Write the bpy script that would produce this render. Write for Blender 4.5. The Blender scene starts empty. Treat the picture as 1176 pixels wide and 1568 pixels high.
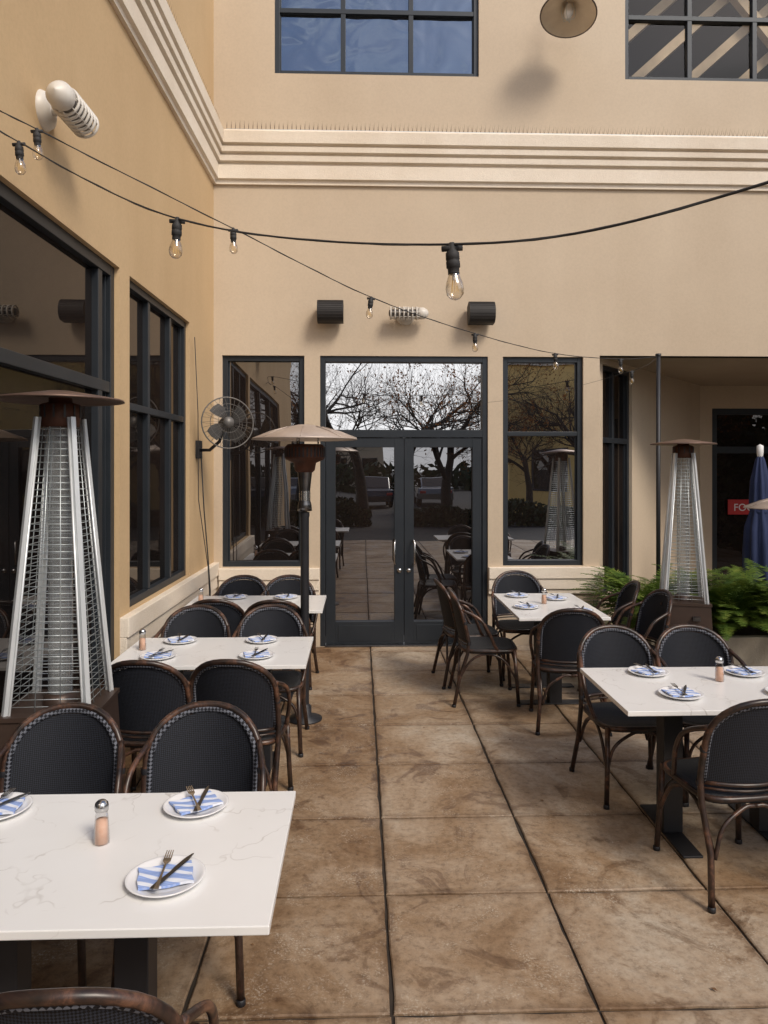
import bpy, math, random
from mathutils import Vector, Matrix
R = random.Random(7)
S = bpy.context.scene
COL = S.collection
rad = math.radians

# ------------------------------------------------------------------ materials
def newmat(name):
    m = bpy.data.materials.new(name); m.use_nodes = True
    nt = m.node_tree; nt.nodes.clear()
    out = nt.nodes.new('ShaderNodeOutputMaterial')
    return m, nt, out
def N(nt, t, **kw):
    n = nt.nodes.new(t)
    for k, v in kw.items(): setattr(n, k, v)
    return n
def L(nt, a, b): nt.links.new(a, b)
def ramp(nt, stops):
    r = N(nt, 'ShaderNodeValToRGB'); e = r.color_ramp.elements
    while len(e) < len(stops): e.new(0.5)
    for i, (p, c) in enumerate(stops):
        e[i].position = p; e[i].color = (*c, 1) if len(c) == 3 else c
    return r
def noise(nt, vec, scale, detail=5, rough=.55, dist=0):
    n = N(nt, 'ShaderNodeTexNoise'); n.inputs['Scale'].default_value = scale
    n.inputs['Detail'].default_value = detail; n.inputs['Roughness'].default_value = rough
    n.inputs['Distortion'].default_value = dist
    if vec is not None: L(nt, vec, n.inputs['Vector'])
    return n
def schlick(nt, base, k=.9, p=4.5):
    """two-sided grazing reflectance: base + k*(1-|cos|)^p"""
    lw = N(nt, 'ShaderNodeLayerWeight'); lw.inputs[0].default_value = .5
    pw = N(nt, 'ShaderNodeMath', operation='POWER'); pw.inputs[1].default_value = p; L(nt, lw.outputs['Facing'], pw.inputs[0])
    ma = N(nt, 'ShaderNodeMath', operation='MULTIPLY_ADD', use_clamp=True); ma.inputs[1].default_value = k; ma.inputs[2].default_value = base
    L(nt, pw.outputs[0], ma.inputs[0]); return ma.outputs[0]
def simple(name, c1, c2=None, scale=6, rough=.6, metal=0, bump=0, bscale=80, spec=.5, coat=0):
    m, nt, out = newmat(name)
    p = N(nt, 'ShaderNodeBsdfPrincipled'); L(nt, p.outputs[0], out.inputs[0])
    p.inputs['Metallic'].default_value = metal
    p.inputs['Specular IOR Level'].default_value = spec
    p.inputs['Coat Weight'].default_value = coat
    p.inputs['Roughness'].default_value = rough
    tc = N(nt, 'ShaderNodeTexCoord')
    if c2 is None: c2 = tuple(x * .85 for x in c1)
    n = noise(nt, tc.outputs['Object'], scale, 6)
    r = ramp(nt, [(.3, c1), (.72, c2)]); L(nt, n.outputs['Fac'], r.inputs[0])
    L(nt, r.outputs[0], p.inputs['Base Color'])
    if bump:
        b = noise(nt, tc.outputs['Object'], bscale, 4)
        bp = N(nt, 'ShaderNodeBump'); bp.inputs['Strength'].default_value = bump; bp.inputs['Distance'].default_value = .01
        L(nt, b.outputs['Fac'], bp.inputs['Height']); L(nt, bp.outputs[0], p.inputs['Normal'])
    return m

def stucco(name, c, dark, bump=.25, streak=.4):
    m, nt, out = newmat(name)
    p = N(nt, 'ShaderNodeBsdfPrincipled'); L(nt, p.outputs[0], out.inputs[0])
    p.inputs['Roughness'].default_value = .85; p.inputs['Specular IOR Level'].default_value = .25
    tc = N(nt, 'ShaderNodeTexCoord'); g = tc.outputs['Object']
    n1 = noise(nt, g, .7, 7, .62); r1 = ramp(nt, [(.3, dark), (.62, c)]); L(nt, n1.outputs['Fac'], r1.inputs[0])
    mp = N(nt, 'ShaderNodeMapping'); mp.inputs['Scale'].default_value = (1.6, 1.6, .28); L(nt, g, mp.inputs['Vector'])
    n2 = noise(nt, mp.outputs[0], 1.0, 4, .5); r2 = ramp(nt, [(.35, (.90, .885, .86)), (.6, (1, 1, 1))]); L(nt, n2.outputs['Fac'], r2.inputs[0])
    mx = N(nt, 'ShaderNodeMixRGB', blend_type='MULTIPLY'); mx.inputs[0].default_value = streak
    L(nt, r1.outputs[0], mx.inputs[1]); L(nt, r2.outputs[0], mx.inputs[2])
    n4 = noise(nt, g, 45, 4); r4 = ramp(nt, [(.3, (.93, .93, .93)), (.6, (1, 1, 1))]); L(nt, n4.outputs['Fac'], r4.inputs[0])
    mx2 = N(nt, 'ShaderNodeMixRGB', blend_type='MULTIPLY'); mx2.inputs[0].default_value = .8
    L(nt, mx.outputs[0], mx2.inputs[1]); L(nt, r4.outputs[0], mx2.inputs[2])
    L(nt, mx2.outputs[0], p.inputs['Base Color'])
    n3 = noise(nt, g, 130, 3, .6); n5 = noise(nt, g, 5, 2, .5)
    ad = N(nt, 'ShaderNodeMath', operation='ADD'); L(nt, n3.outputs['Fac'], ad.inputs[0]); L(nt, n5.outputs['Fac'], ad.inputs[1])
    bp = N(nt, 'ShaderNodeBump'); bp.inputs['Strength'].default_value = bump; bp.inputs['Distance'].default_value = .005
    L(nt, ad.outputs[0], bp.inputs['Height']); L(nt, bp.outputs[0], p.inputs['Normal'])
    return m

M_wall = stucco('stucco_beige', (.585, .485, .37), (.54, .442, .335), .25, .55)
M_wall_l = stucco('stucco_warm_lit', (.60, .435, .255), (.55, .39, .225), .25, .55)  # left-wall stucco, warm reflected light put into its colour
M_trim = stucco('cream_trim', (.88, .80, .69), (.74, .64, .52), .9)
M_frame = simple('charcoal_metal', (.020, .026, .034), (.030, .036, .044), 3, .42, .3)

def glass_mat(name, base, tint=(.9, .93, 1), rings=False, interior=(.008, .007, .007), wav=.006, k=.9):
    m, nt, out = newmat(name)
    tc = N(nt, 'ShaderNodeTexCoord')
    d = N(nt, 'ShaderNodeBsdfDiffuse')
    n = noise(nt, tc.outputs['Object'], 1.2, 4); r = ramp(nt, [(.35, interior), (.7, (interior[0]*2.5, interior[1]*2, interior[2]*1.7))])
    L(nt, n.outputs['Fac'], r.inputs[0]); L(nt, r.outputs[0], d.inputs[0])
    g = N(nt, 'ShaderNodeBsdfGlossy'); g.inputs['Roughness'].default_value = .003; g.inputs['Color'].default_value = (*tint, 1)
    bp = N(nt, 'ShaderNodeBump'); bp.inputs['Strength'].default_value = .25
    bp.inputs['Distance'].default_value = wav
    w = noise(nt, tc.outputs['Object'], 1.6 if not rings else 2.6, 1, .4, 0 if not rings else 1.0); L(nt, w.outputs['Fac'], bp.inputs['Height'])
    L(nt, bp.outputs[0], g.inputs['Normal'])
    mx = N(nt, 'ShaderNodeMixShader'); L(nt, schlick(nt, base, k), mx.inputs[0]); L(nt, d.outputs[0], mx.inputs[1]); L(nt, g.outputs[0], mx.inputs[2])
    L(nt, mx.outputs[0], out.inputs[0])
    return m
M_glass = glass_mat('window_glass', .27, (.95, .96, 1))
M_glass_t = glass_mat('transom_glass', .72, (.97, .98, 1))
M_glass_l = glass_mat('window_glass_side', .08, (.95, .9, .86), k=.5)
M_glass_u = glass_mat('window_glass_upper', .24, (.58, .74, 1), True, (.012, .015, .020), .05)

def floor_mat():
    m, nt, out = newmat('stained_concrete')
    p = N(nt, 'ShaderNodeBsdfPrincipled'); L(nt, p.outputs[0], out.inputs[0])
    tc = N(nt, 'ShaderNodeTexCoord'); g = tc.outputs['Object']
    n1 = noise(nt, g, 1.1, 12, .70, .6)
    r1 = ramp(nt, [(.29, (.11, .060, .028)), (.40, (.20, .118, .060)), (.50, (.285, .190, .112)), (.60, (.37, .275, .188)), (.74, (.47, .40, .315))])
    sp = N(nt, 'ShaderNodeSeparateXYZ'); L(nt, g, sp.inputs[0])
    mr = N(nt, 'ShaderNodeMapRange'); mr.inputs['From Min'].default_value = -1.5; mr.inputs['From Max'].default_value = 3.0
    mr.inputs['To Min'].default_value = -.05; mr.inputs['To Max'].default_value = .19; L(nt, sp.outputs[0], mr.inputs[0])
    mp = N(nt, 'ShaderNodeVectorMath', operation='ADD'); mp.inputs[1].default_value = (-.115 + 72.5, -2.58 + 72.5, 0); L(nt, g, mp.inputs[0])
    dv = N(nt, 'ShaderNodeVectorMath', operation='DIVIDE'); dv.inputs[1].default_value = (.725, .725, 1); L(nt, mp.outputs[0], dv.inputs[0])
    fl = N(nt, 'ShaderNodeVectorMath', operation='FLOOR'); L(nt, dv.outputs[0], fl.inputs[0])
    ml = N(nt, 'ShaderNodeVectorMath', operation='MULTIPLY'); ml.inputs[1].default_value = (1, 1, 0); L(nt, fl.outputs[0], ml.inputs[0])
    wn = N(nt, 'ShaderNodeTexWhiteNoise'); L(nt, ml.outputs[0], wn.inputs['Vector'])
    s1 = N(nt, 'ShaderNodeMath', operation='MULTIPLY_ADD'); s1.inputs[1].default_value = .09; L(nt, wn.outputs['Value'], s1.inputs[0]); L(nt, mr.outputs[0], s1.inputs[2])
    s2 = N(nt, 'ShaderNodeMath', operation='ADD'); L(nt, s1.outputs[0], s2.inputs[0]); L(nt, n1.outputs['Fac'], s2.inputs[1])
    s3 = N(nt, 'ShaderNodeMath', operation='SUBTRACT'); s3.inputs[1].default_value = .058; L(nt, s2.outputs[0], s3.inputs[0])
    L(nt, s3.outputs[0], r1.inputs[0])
    n2 = noise(nt, g, 26, 8, .75); r2 = ramp(nt, [(.32, (.58, .55, .52)), (.5, (1, 1, 1)), (.70, (1.2, 1.22, 1.24))]); L(nt, n2.outputs['Fac'], r2.inputs[0])
    mx = N(nt, 'ShaderNodeMixRGB', blend_type='MULTIPLY'); mx.inputs[0].default_value = .95; L(nt, r1.outputs[0], mx.inputs[1]); L(nt, r2.outputs[0], mx.inputs[2])
    fr = N(nt, 'ShaderNodeVectorMath', operation='FRACTION'); L(nt, dv.outputs[0], fr.inputs[0])
    sf = N(nt, 'ShaderNodeSeparateXYZ'); L(nt, fr.outputs[0], sf.inputs[0])
    ds = []
    for k in (0, 1):
        a = N(nt, 'ShaderNodeMath', operation='SUBTRACT'); a.inputs[1].default_value = .5; L(nt, sf.outputs[k], a.inputs[0])
        b_ = N(nt, 'ShaderNodeMath', operation='ABSOLUTE'); L(nt, a.outputs[0], b_.inputs[0]); ds.append(b_)
    mxm = N(nt, 'ShaderNodeMath', operation='MAXIMUM'); L(nt, ds[0].outputs[0], mxm.inputs[0]); L(nt, ds[1].outputs[0], mxm.inputs[1])
    nj = noise(nt, g, 3.5, 6, .7)
    ja = N(nt, 'ShaderNodeMath', operation='MULTIPLY_ADD'); ja.inputs[1].default_value = .12; L(nt, nj.outputs['Fac'], ja.inputs[0]); L(nt, mxm.outputs[0], ja.inputs[2])
    rj = ramp(nt, [(.495, (1, 1, 1)), (.56, (.52, .46, .41))]); L(nt, ja.outputs[0], rj.inputs[0])
    mj = N(nt, 'ShaderNodeMixRGB', blend_type='MULTIPLY'); mj.inputs[0].default_value = .8; L(nt, mx.outputs[0], mj.inputs[1]); L(nt, rj.outputs[0], mj.inputs[2])
    nsn = noise(nt, g, 2.4, 7, .68, 1.6); rs_ = ramp(nt, [(.55, (1, 1, 1)), (.61, (.52, .44, .38))]); L(nt, nsn.outputs['Fac'], rs_.inputs[0])
    ms_ = N(nt, 'ShaderNodeMixRGB', blend_type='MULTIPLY'); ms_.inputs[0].default_value = .75; L(nt, mj.outputs[0], ms_.inputs[1]); L(nt, rs_.outputs[0], ms_.inputs[2])
    n3 = noise(nt, g, 4.5, 10, .75, .8); r3 = ramp(nt, [(.50, (0, 0, 0)), (.64, (1, 1, 1))]); L(nt, n3.outputs['Fac'], r3.inputs[0])
    n3b = noise(nt, g, 95, 4, .7); r3b = ramp(nt, [(.52, (0, 0, 0)), (.59, (1, 1, 1))]); L(nt, n3b.outputs['Fac'], r3b.inputs[0])
    mm = N(nt, 'ShaderNodeMath', operation='MULTIPLY'); L(nt, r3.outputs[0], mm.inputs[0]); L(nt, r3b.outputs[0], mm.inputs[1])
    mm2 = N(nt, 'ShaderNodeMath', operation='MULTIPLY'); mm2.inputs[1].default_value = .75; L(nt, mm.outputs[0], mm2.inputs[0])
    mx2 = N(nt, 'ShaderNodeMixRGB'); L(nt, mm2.outputs[0], mx2.inputs[0]); L(nt, ms_.outputs[0], mx2.inputs[1]); mx2.inputs[2].default_value = (.53, .46, .37, 1)
    L(nt, mx2.outputs[0], p.inputs['Base Color'])
    rr = N(nt, 'ShaderNodeMapRange'); rr.inputs['From Min'].default_value = .48; rr.inputs['From Max'].default_value = .62
    rr.inputs['To Min'].default_value = .66; rr.inputs['To Max'].default_value = .34; L(nt, nsn.outputs['Fac'], rr.inputs[0]); L(nt, rr.outputs[0], p.inputs['Roughness'])
    bp = N(nt, 'ShaderNodeBump'); bp.inputs['Strength'].default_value = .4; bp.inputs['Distance'].default_value = .006
    L(nt, n2.outputs['Fac'], bp.inputs['Height']); L(nt, bp.outputs[0], p.inputs['Normal'])
    return m
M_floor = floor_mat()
M_joint = simple('joint_dirt', (.020, .015, .012), (.045, .033, .023), 8, .95)
M_asph = simple('asphalt', (.05, .05, .05), (.035, .035, .036), 3, .9, bump=.4)

def marble():
    m, nt, out = newmat('white_quartz')
    p = N(nt, 'ShaderNodeBsdfPrincipled'); L(nt, p.outputs[0], out.inputs[0]); p.inputs['Roughness'].default_value = .28
    tc = N(nt, 'ShaderNodeTexCoord'); g = tc.outputs['Object']
    n0 = noise(nt, g, 2.6, 4, .6); vm = N(nt, 'ShaderNodeMixRGB'); vm.inputs[0].default_value = .35; L(nt, g, vm.inputs[1]); L(nt, n0.outputs['Color'], vm.inputs[2])
    v = N(nt, 'ShaderNodeTexVoronoi', feature='DISTANCE_TO_EDGE'); v.inputs['Scale'].default_value = 4.6; L(nt, vm.outputs[0], v.inputs['Vector'])
    r = ramp(nt, [(0, (1, 1, 1)), (.016, (0, 0, 0))]); L(nt, v.outputs['Distance'], r.inputs[0])
    n1 = noise(nt, g, 5, 3); r1 = ramp(nt, [(.47, (0, 0, 0)), (.62, (.7, .7, .7))]); L(nt, n1.outputs['Fac'], r1.inputs[0])
    mu = N(nt, 'ShaderNodeMath', operation='MULTIPLY'); L(nt, r.outputs[0], mu.inputs[0]); L(nt, r1.outputs[0], mu.inputs[1])
    n2 = noise(nt, g, 1.5, 5); r2 = ramp(nt, [(.35, (.79, .785, .775)), (.65, (.83, .83, .825))]); L(nt, n2.outputs['Fac'], r2.inputs[0])
    mx = N(nt, 'ShaderNodeMixRGB'); L(nt, mu.outputs[0], mx.inputs[0]); L(nt, r2.outputs[0], mx.inputs[1]); mx.inputs[2].default_value = (.44, .41, .38, 1)
    L(nt, mx.outputs[0], p.inputs['Base Color'])
    return m
M_marble = marble()
M_black = simple('black_powdercoat', (.012, .013, .017), (.020, .021, .026), 5, .5)
M_plate = simple('white_china', (.82, .82, .83), (.79, .79, .80), 3, .18)
M_steel = simple('brushed_steel', (.62, .62, .62), (.5, .5, .5), 30, .25, 1)
M_steel_d = simple('dark_steel', (.12, .12, .13), (.20, .20, .20), 20, .28, 1)
M_alu = simple('aluminium_brushed', (.70, .73, .75), (.58, .61, .63), 4, .32, .35)
M_wire = simple('chrome_wire', (.56, .61, .63), (.45, .50, .52), 8, .3, .6)
M_brown = simple('bronze_metal', (.060, .040, .032), (.085, .055, .042), 5, .42, .4)
M_rust = simple('rusty_burner', (.12, .045, .025), (.06, .03, .022), 14, .6, .5)
M_hood = simple('hood_metal', (.56, .48, .42), (.40, .32, .27), 5, .42, .35)
M_hood_d = simple('hood_metal_bronze', (.20, .13, .10), (.12, .08, .065), 5, .42, .5)
M_speaker = simple('speaker_black', (.012, .010, .010), (.018, .016, .015), 30, .6)
M_offwhite = simple('offwhite_enamel', (.70, .67, .62), (.56, .52, .46), 6, .4)
M_enam_in = simple('cream_enamel', (.72, .63, .50), (.56, .47, .37), 5, .5)
M_grey = simple('fan_grey', (.10, .095, .09), (.16, .15, .14), 6, .45, .3)
M_blade = simple('fan_blade_dark', (.03, .028, .027), (.05, .045, .04), 6, .5)
M_cable = simple('rubber_cable', (.022, .022, .024), (.03, .03, .03), 5, .7)
M_navy = simple('navy_canvas', (.018, .03, .085), (.03, .045, .12), 4, .85, bump=.3, bscale=60)
M_red = simple('red_paint', (.50, .03, .03), (.42, .025, .025), 3, .5)
M_white = simple('white_paint', (.8, .8, .8), (.75, .75, .75), 4, .5)
M_conc = simple('planter_concrete', (.42, .37, .30), (.33, .29, .23), 4, .85, bump=.4)
M_soil = simple('soil', (.04, .028, .02), (.07, .05, .035), 20, .95, bump=.8)
M_bark = simple('bark', (.022, .018, .015), (.050, .040, .033), 12, .9, bump=.5)
M_salt = simple('pink_salt', (.74, .43, .29), (.80, .54, .41), 60, .7)
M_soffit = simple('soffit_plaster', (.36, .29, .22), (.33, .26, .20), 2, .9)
M_yel = simple('yellow_stucco', (.88, .62, .24), (.80, .54, .20), 2, .85)
M_beam = simple('roof_beam_wood', (.70, .55, .36), (.52, .40, .26), 5, .7)
M_dark = simple('dark_interior', (.04, .033, .028), (.065, .052, .04), 2, .9)
M_carp = simple('car_paint_silver', (.35, .37, .40), (.33, .35, .38), 2, .25, .6, coat=.8)
M_carp2 = simple('car_paint_dark', (.05, .06, .08), (.05, .06, .08), 2, .2, .5, coat=.8)
M_tyre = simple('tyre_rubber', (.02, .02, .02), (.03, .03, .03), 8, .8)
M_lights = simple('orange_leaf', (.42, .17, .04), (.26, .11, .03), 3, .7)
M_dryleaf = simple('dry_leaf', (.22, .12, .05), (.12, .06, .03), 9, .8)
M_hedge = simple('hedge_leaf', (.030, .045, .018), (.05, .07, .025), 3, .6)

def rattan():
    m, nt, out = newmat('rattan_tube')
    p = N(nt, 'ShaderNodeBsdfPrincipled'); L(nt, p.outputs[0], out.inputs[0]); p.inputs['Roughness'].default_value = .34
    tc = N(nt, 'ShaderNodeTexCoord')
    n = noise(nt, tc.outputs['Object'], 11, 6, .7, .5); r = ramp(nt, [(.38, (.014, .010, .009)), (.54, (.045, .024, .017)), (.70, (.18, .085, .050))])
    L(nt, n.outputs['Fac'], r.inputs[0]); L(nt, r.outputs[0], p.inputs['Base Color'])
    return m
M_rattan = rattan()
def weave(name, c1, c2, sc):
    m, nt, out = newmat(name)
    p = N(nt, 'ShaderNodeBsdfPrincipled'); L(nt, p.outputs[0], out.inputs[0]); p.inputs['Roughness'].default_value = .6; p.inputs['Specular IOR Level'].default_value = .3
    tc = N(nt, 'ShaderNodeTexCoord')
    ch = N(nt, 'ShaderNodeTexChecker'); ch.inputs['Scale'].default_value = sc
    ch.inputs['Color1'].default_value = (*c1, 1); ch.inputs['Color2'].default_value = (*c2, 1)
    mp = N(nt, 'ShaderNodeMapping'); mp.inputs['Rotation'].default_value = (0, rad(45), 0); mp.inputs['Location'].default_value = (0, .0031, .0017)
    L(nt, tc.outputs['Object'], mp.inputs[0])
    sp = N(nt, 'ShaderNodeSeparateXYZ'); cb = N(nt, 'ShaderNodeCombineXYZ'); L(nt, mp.outputs[0], sp.inputs[0])
    L(nt, sp.outputs[0], cb.inputs[0]); L(nt, sp.outputs[2], cb.inputs[2])
    L(nt, cb.outputs[0], ch.inputs['Vector']); L(nt, ch.outputs['Color'], p.inputs['Base Color'])
    bp = N(nt, 'ShaderNodeBump'); bp.inputs['Strength'].default_value = .5; bp.inputs['Distance'].default_value = .002
    L(nt, ch.outputs['Fac'], bp.inputs['Height']); L(nt, bp.outputs[0], p.inputs['Normal'])
    return m
M_weave = weave('navy_mesh', (.004, .0045, .006), (.022, .026, .038), 190)
M_braid = weave('braid_edge', (.008, .009, .013), (.13, .14, .17), 95)
M_seat = simple('seat_mesh', (.014, .015, .017), (.024, .025, .028), 90, .6, bump=.5, bscale=250)

def napkin_mat():
    m, nt, out = newmat('striped_linen')
    p = N(nt, 'ShaderNodeBsdfPrincipled'); L(nt, p.outputs[0], out.inputs[0]); p.inputs['Roughness'].default_value = .9
    tc = N(nt, 'ShaderNodeTexCoord'); mp = N(nt, 'ShaderNodeMapping'); mp.inputs['Rotation'].default_value = (0, 0, rad(14)); L(nt, tc.outputs['Object'], mp.inputs[0])
    w = N(nt, 'ShaderNodeTexWave', bands_direction='Y'); w.inputs['Scale'].default_value = 8; w.inputs['Distortion'].default_value = .3; L(nt, mp.outputs[0], w.inputs[0])
    r = ramp(nt, [(.66, (.24, .36, .70)), (.76, (.70, .74, .83))]); L(nt, w.outputs['Fac'], r.inputs[0])
    w2 = N(nt, 'ShaderNodeTexWave', bands_direction='Y'); w2.inputs['Scale'].default_value = 42; L(nt, mp.outputs[0], w2.inputs[0])
    mx = N(nt, 'ShaderNodeMixRGB', blend_type='SCREEN'); mx.inputs[0].default_value = .14; L(nt, r.outputs[0], mx.inputs[1]); L(nt, w2.outputs['Color'], mx.inputs[2])
    L(nt, mx.outputs[0], p.inputs['Base Color'])
    return m
M_napkin = napkin_mat()
def fern_mat():
    m, nt, out = newmat('fern_leaf')
    p = N(nt, 'ShaderNodeBsdfPrincipled'); p.inputs['Roughness'].default_value = .5
    tc = N(nt, 'ShaderNodeTexCoord'); n = noise(nt, tc.outputs['Object'], 7, 4)
    r = ramp(nt, [(.3, (.05, .11, .02)), (.55, (.14, .22, .035)), (.75, (.30, .34, .07))]); L(nt, n.outputs['Fac'], r.inputs[0]); L(nt, r.outputs[0], p.inputs['Base Color'])
    t = N(nt, 'ShaderNodeBsdfTranslucent'); L(nt, r.outputs[0], t.inputs[0])
    mx = N(nt, 'ShaderNodeMixShader'); mx.inputs[0].default_value = .3; L(nt, p.outputs[0], mx.inputs[1]); L(nt, t.outputs[0], mx.inputs[2]); L(nt, mx.outputs[0], out.inputs[0])
    return m
M_fern = fern_mat()
def clear(name, tint, fac, rough=.02, body=(.8, .8, .8), bf=0.0, sch=None):
    m, nt, out = newmat(name)
    t = N(nt, 'ShaderNodeBsdfTransparent'); t.inputs[0].default_value = (*tint, 1)
    g = N(nt, 'ShaderNodeBsdfGlossy'); g.inputs['Roughness'].default_value = rough
    if sch is None:
        f = N(nt, 'ShaderNodeLayerWeight'); f.inputs[0].default_value = fac; fo = f.outputs['Facing']
    else:
        fo = schlick(nt, sch)
    mx = N(nt, 'ShaderNodeMixShader'); L(nt, fo, mx.inputs[0]); L(nt, t.outputs[0], mx.inputs[1]); L(nt, g.outputs[0], mx.inputs[2])
    d = N(nt, 'ShaderNodeBsdfDiffuse'); d.inputs[0].default_value = (*body, 1)
    m2 = N(nt, 'ShaderNodeMixShader'); m2.inputs[0].default_value = bf; L(nt, mx.outputs[0], m2.inputs[1]); L(nt, d.outputs[0], m2.inputs[2])
    L(nt, m2.outputs[0], out.inputs[0])
    return m
M_bulb = clear('bulb_glass', (.97, .93, .86), .35)
M_tube = clear('quartz_tube', (.88, .9, .9), .3, .05, (.75, .78, .8), .15)
M_shaker = clear('shaker_glass', (.95, .95, .95), .3)
M_clearwin = clear('clear_window_glass', (.85, .85, .85), .25, .004, sch=.05)
M_fil = simple('led_filament', (.85, .62, .25), (.75, .52, .20), 40, .5)

# ------------------------------------------------------------------ mesh builder
class MB:
    def __init__(s, tf=None): s.v = []; s.f = []; s.m = []; s.sm = []; s.mats = []; s.tf = tf
    def mi(s, mat):
        if mat not in s.mats: s.mats.append(mat)
        return s.mats.index(mat)
    def add(s, vs, fs, mat, smooth=False):
        b = len(s.v); i = s.mi(mat)
        for p in vs:
            p = Vector(p); s.v.append(s.tf(p) if s.tf else p)
        for f in fs: s.f.append([b + k for k in f]); s.m.append(i); s.sm.append(smooth)
    def box(s, x0, x1, y0, y1, z0, z1, mat, M=None):
        vs = [(x, y, z) for x in (x0, x1) for y in (y0, y1) for z in (z0, z1)]
        if M is not None: vs = [M @ Vector(p) for p in vs]
        s.add(vs, [(0, 1, 3, 2), (4, 6, 7, 5), (0, 4, 5, 1), (2, 3, 7, 6), (0, 2, 6, 4), (1, 5, 7, 3)], mat)
    def frustum(s, c, w0, d0, z0, w1, d1, z1, mat):
        vs = [(c[0] + a * w / 2, c[1] + b * d / 2, z) for (w, d, z) in ((w0, d0, z0), (w1, d1, z1)) for a, b in ((-1, -1), (1, -1), (1, 1), (-1, 1))]
        s.add(vs, [(0, 3, 2, 1), (4, 5, 6, 7), (0, 1, 5, 4), (1, 2, 6, 5), (2, 3, 7, 6), (3, 0, 4, 7)], mat)
    def tube(s, pts, r, mat, n=8, closed=False, caps=True):
        pts = [Vector(p) for p in pts]; k = len(pts)
        rs = r if isinstance(r, (list, tuple)) else [r] * k
        vs = []; up = None
        for i, p in enumerate(pts):
            a = pts[(i - 1) % k] if (closed or i > 0) else p
            b = pts[(i + 1) % k] if (closed or i < k - 1) else p
            t = (b - a)
            t = t.normalized() if t.length > 1e-9 else Vector((0, 0, 1))
            if up is None:
                ref = Vector((0, 0, 1)) if abs(t.z) < .9 else Vector((1, 0, 0)); up = (ref - t * ref.dot(t)).normalized()
            else:
                up = up - t * up.dot(t)
                up = up.normalized() if up.length > 1e-6 else t.orthogonal().normalized()
            sd = t.cross(up)
            for j in range(n):
                an = 2 * math.pi * j / n
                vs.append(p + (up * math.cos(an) + sd * math.sin(an)) * rs[i])
        fs = []
        for i in range(k if closed else k - 1):
            for j in range(n):
                i2 = (i + 1) % k; fs.append((i * n + j, i * n + (j + 1) % n, i2 * n + (j + 1) % n, i2 * n + j))
        if caps and not closed: fs.append(tuple(range(n))[::-1]); fs.append(tuple((k - 1) * n + j for j in range(n)))
        s.add(vs, fs, mat, n > 4)
    def lathe(s, prof, mat, n=24, M=None, smooth=True):
        vs = []; k = len(prof)
        for (r, z) in prof:
            for j in range(n):
                an = 2 * math.pi * j / n; p = Vector((r * math.cos(an), r * math.sin(an), z)); vs.append(M @ p if M is not None else p)
        fs = [(i * n + j, i * n + (j + 1) % n, (i + 1) * n + (j + 1) % n, (i + 1) * n + j) for i in range(k - 1) for j in range(n)]
        s.add(vs, fs, mat, smooth)
    def obj(s, name, parent=None, loc=(0, 0, 0), rz=0, bevel=0, recalc=True, scale=1):
        me = bpy.data.meshes.new(name); me.from_pydata([tuple(v) for v in s.v], [], s.f); me.update()
        for mt in s.mats: me.materials.append(mt)
        me.polygons.foreach_set('material_index', s.m); me.polygons.foreach_set('use_smooth', s.sm)
        if recalc:
            import bmesh
            bm = bmesh.new(); bm.from_mesh(me); bmesh.ops.recalc_face_normals(bm, faces=bm.faces); bm.to_mesh(me); bm.free()
        o = bpy.data.objects.new(name, me); COL.objects.link(o); o.location = loc; o.rotation_euler = (0, 0, rz); o.scale = (scale,) * 3
        if parent: o.parent = parent
        if bevel:
            b = o.modifiers.new('bevel', 'BEVEL'); b.width = bevel; b.segments = 2; b.limit_method = 'ANGLE'
        return o
def inst(o, loc, rz=0, scale=1, name=None):
    n = bpy.data.objects.new(name or o.name.split('.')[0], o.data); COL.objects.link(n)
    for md in o.modifiers:
        b = n.modifiers.new(md.name, md.type)
        if md.type == 'BEVEL': b.width = md.width; b.segments = md.segments; b.limit_method = md.limit_method
    n.location = loc; n.rotation_euler = (0, 0, rz); n.scale = (scale,) * 3
    return n
def empty(name):
    e = bpy.data.objects.new(name, None); COL.objects.link(e); return e

# ------------------------------------------------------------------ ground & patio
g = MB(); g.add([(-300, -300, -.035), (300, -300, -.035), (300, 300, -.035), (-300, 300, -.035)], [(0, 1, 2, 3)], M_asph); g.obj('ground')
g = MB(); P = .725
g.add([(-1.9, -3.2, -.011), (9, -3.2, -.011), (9, 11.5, -.011), (-1.9, 11.5, -.011)], [(0, 1, 2, 3)], M_joint)
for i in range(-3, 12):
    for j in range(-8, 12):
        x0 = .115 + i * P; y0 = 2.58 + j * P; e = .0048; f = .0048; x1 = x0 + P; y1 = y0 + P; c = .006
        dz = R.uniform(-.0018, .0018)
        K = 8
        def edge(ax, ay, bx, by, nx_, ny_):
            return [(ax + (bx - ax) * t / K + nx_ * (R.random() ** 3) * .007, ay + (by - ay) * t / K + ny_ * (R.random() ** 3) * .007) for t in range(K)]
        ring = edge(x0 + e, y0 + f, x1 - e, y0 + f, 0, 1) + edge(x1 - e, y0 + f, x1 - e, y1 - f, -1, 0) + edge(x1 - e, y1 - f, x0 + e, y1 - f, 0, -1) + edge(x0 + e, y1 - f, x0 + e, y0 + f, 1, 0)
        cx, cy = (x0 + x1) / 2, (y0 + y1) / 2; n = len(ring)
        top_ = [(cx + (x - cx) * (1 - 2 * c / P), cy + (y - cy) * (1 - 2 * c / P), dz) for x, y in ring]
        vs = top_ + [(x, y, -.004) for x, y in ring] + [(x, y, -.02) for x, y in ring]
        g.add(vs, [tuple(range(n))] + [(q * n + t, q * n + (t + 1) % n, (q + 1) * n + (t + 1) % n, (q + 1) * n + t)[::-1] for q in (0, 1) for t in range(n)], M_floor)
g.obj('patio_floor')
b = MB(); rl = random.Random(21)
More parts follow.
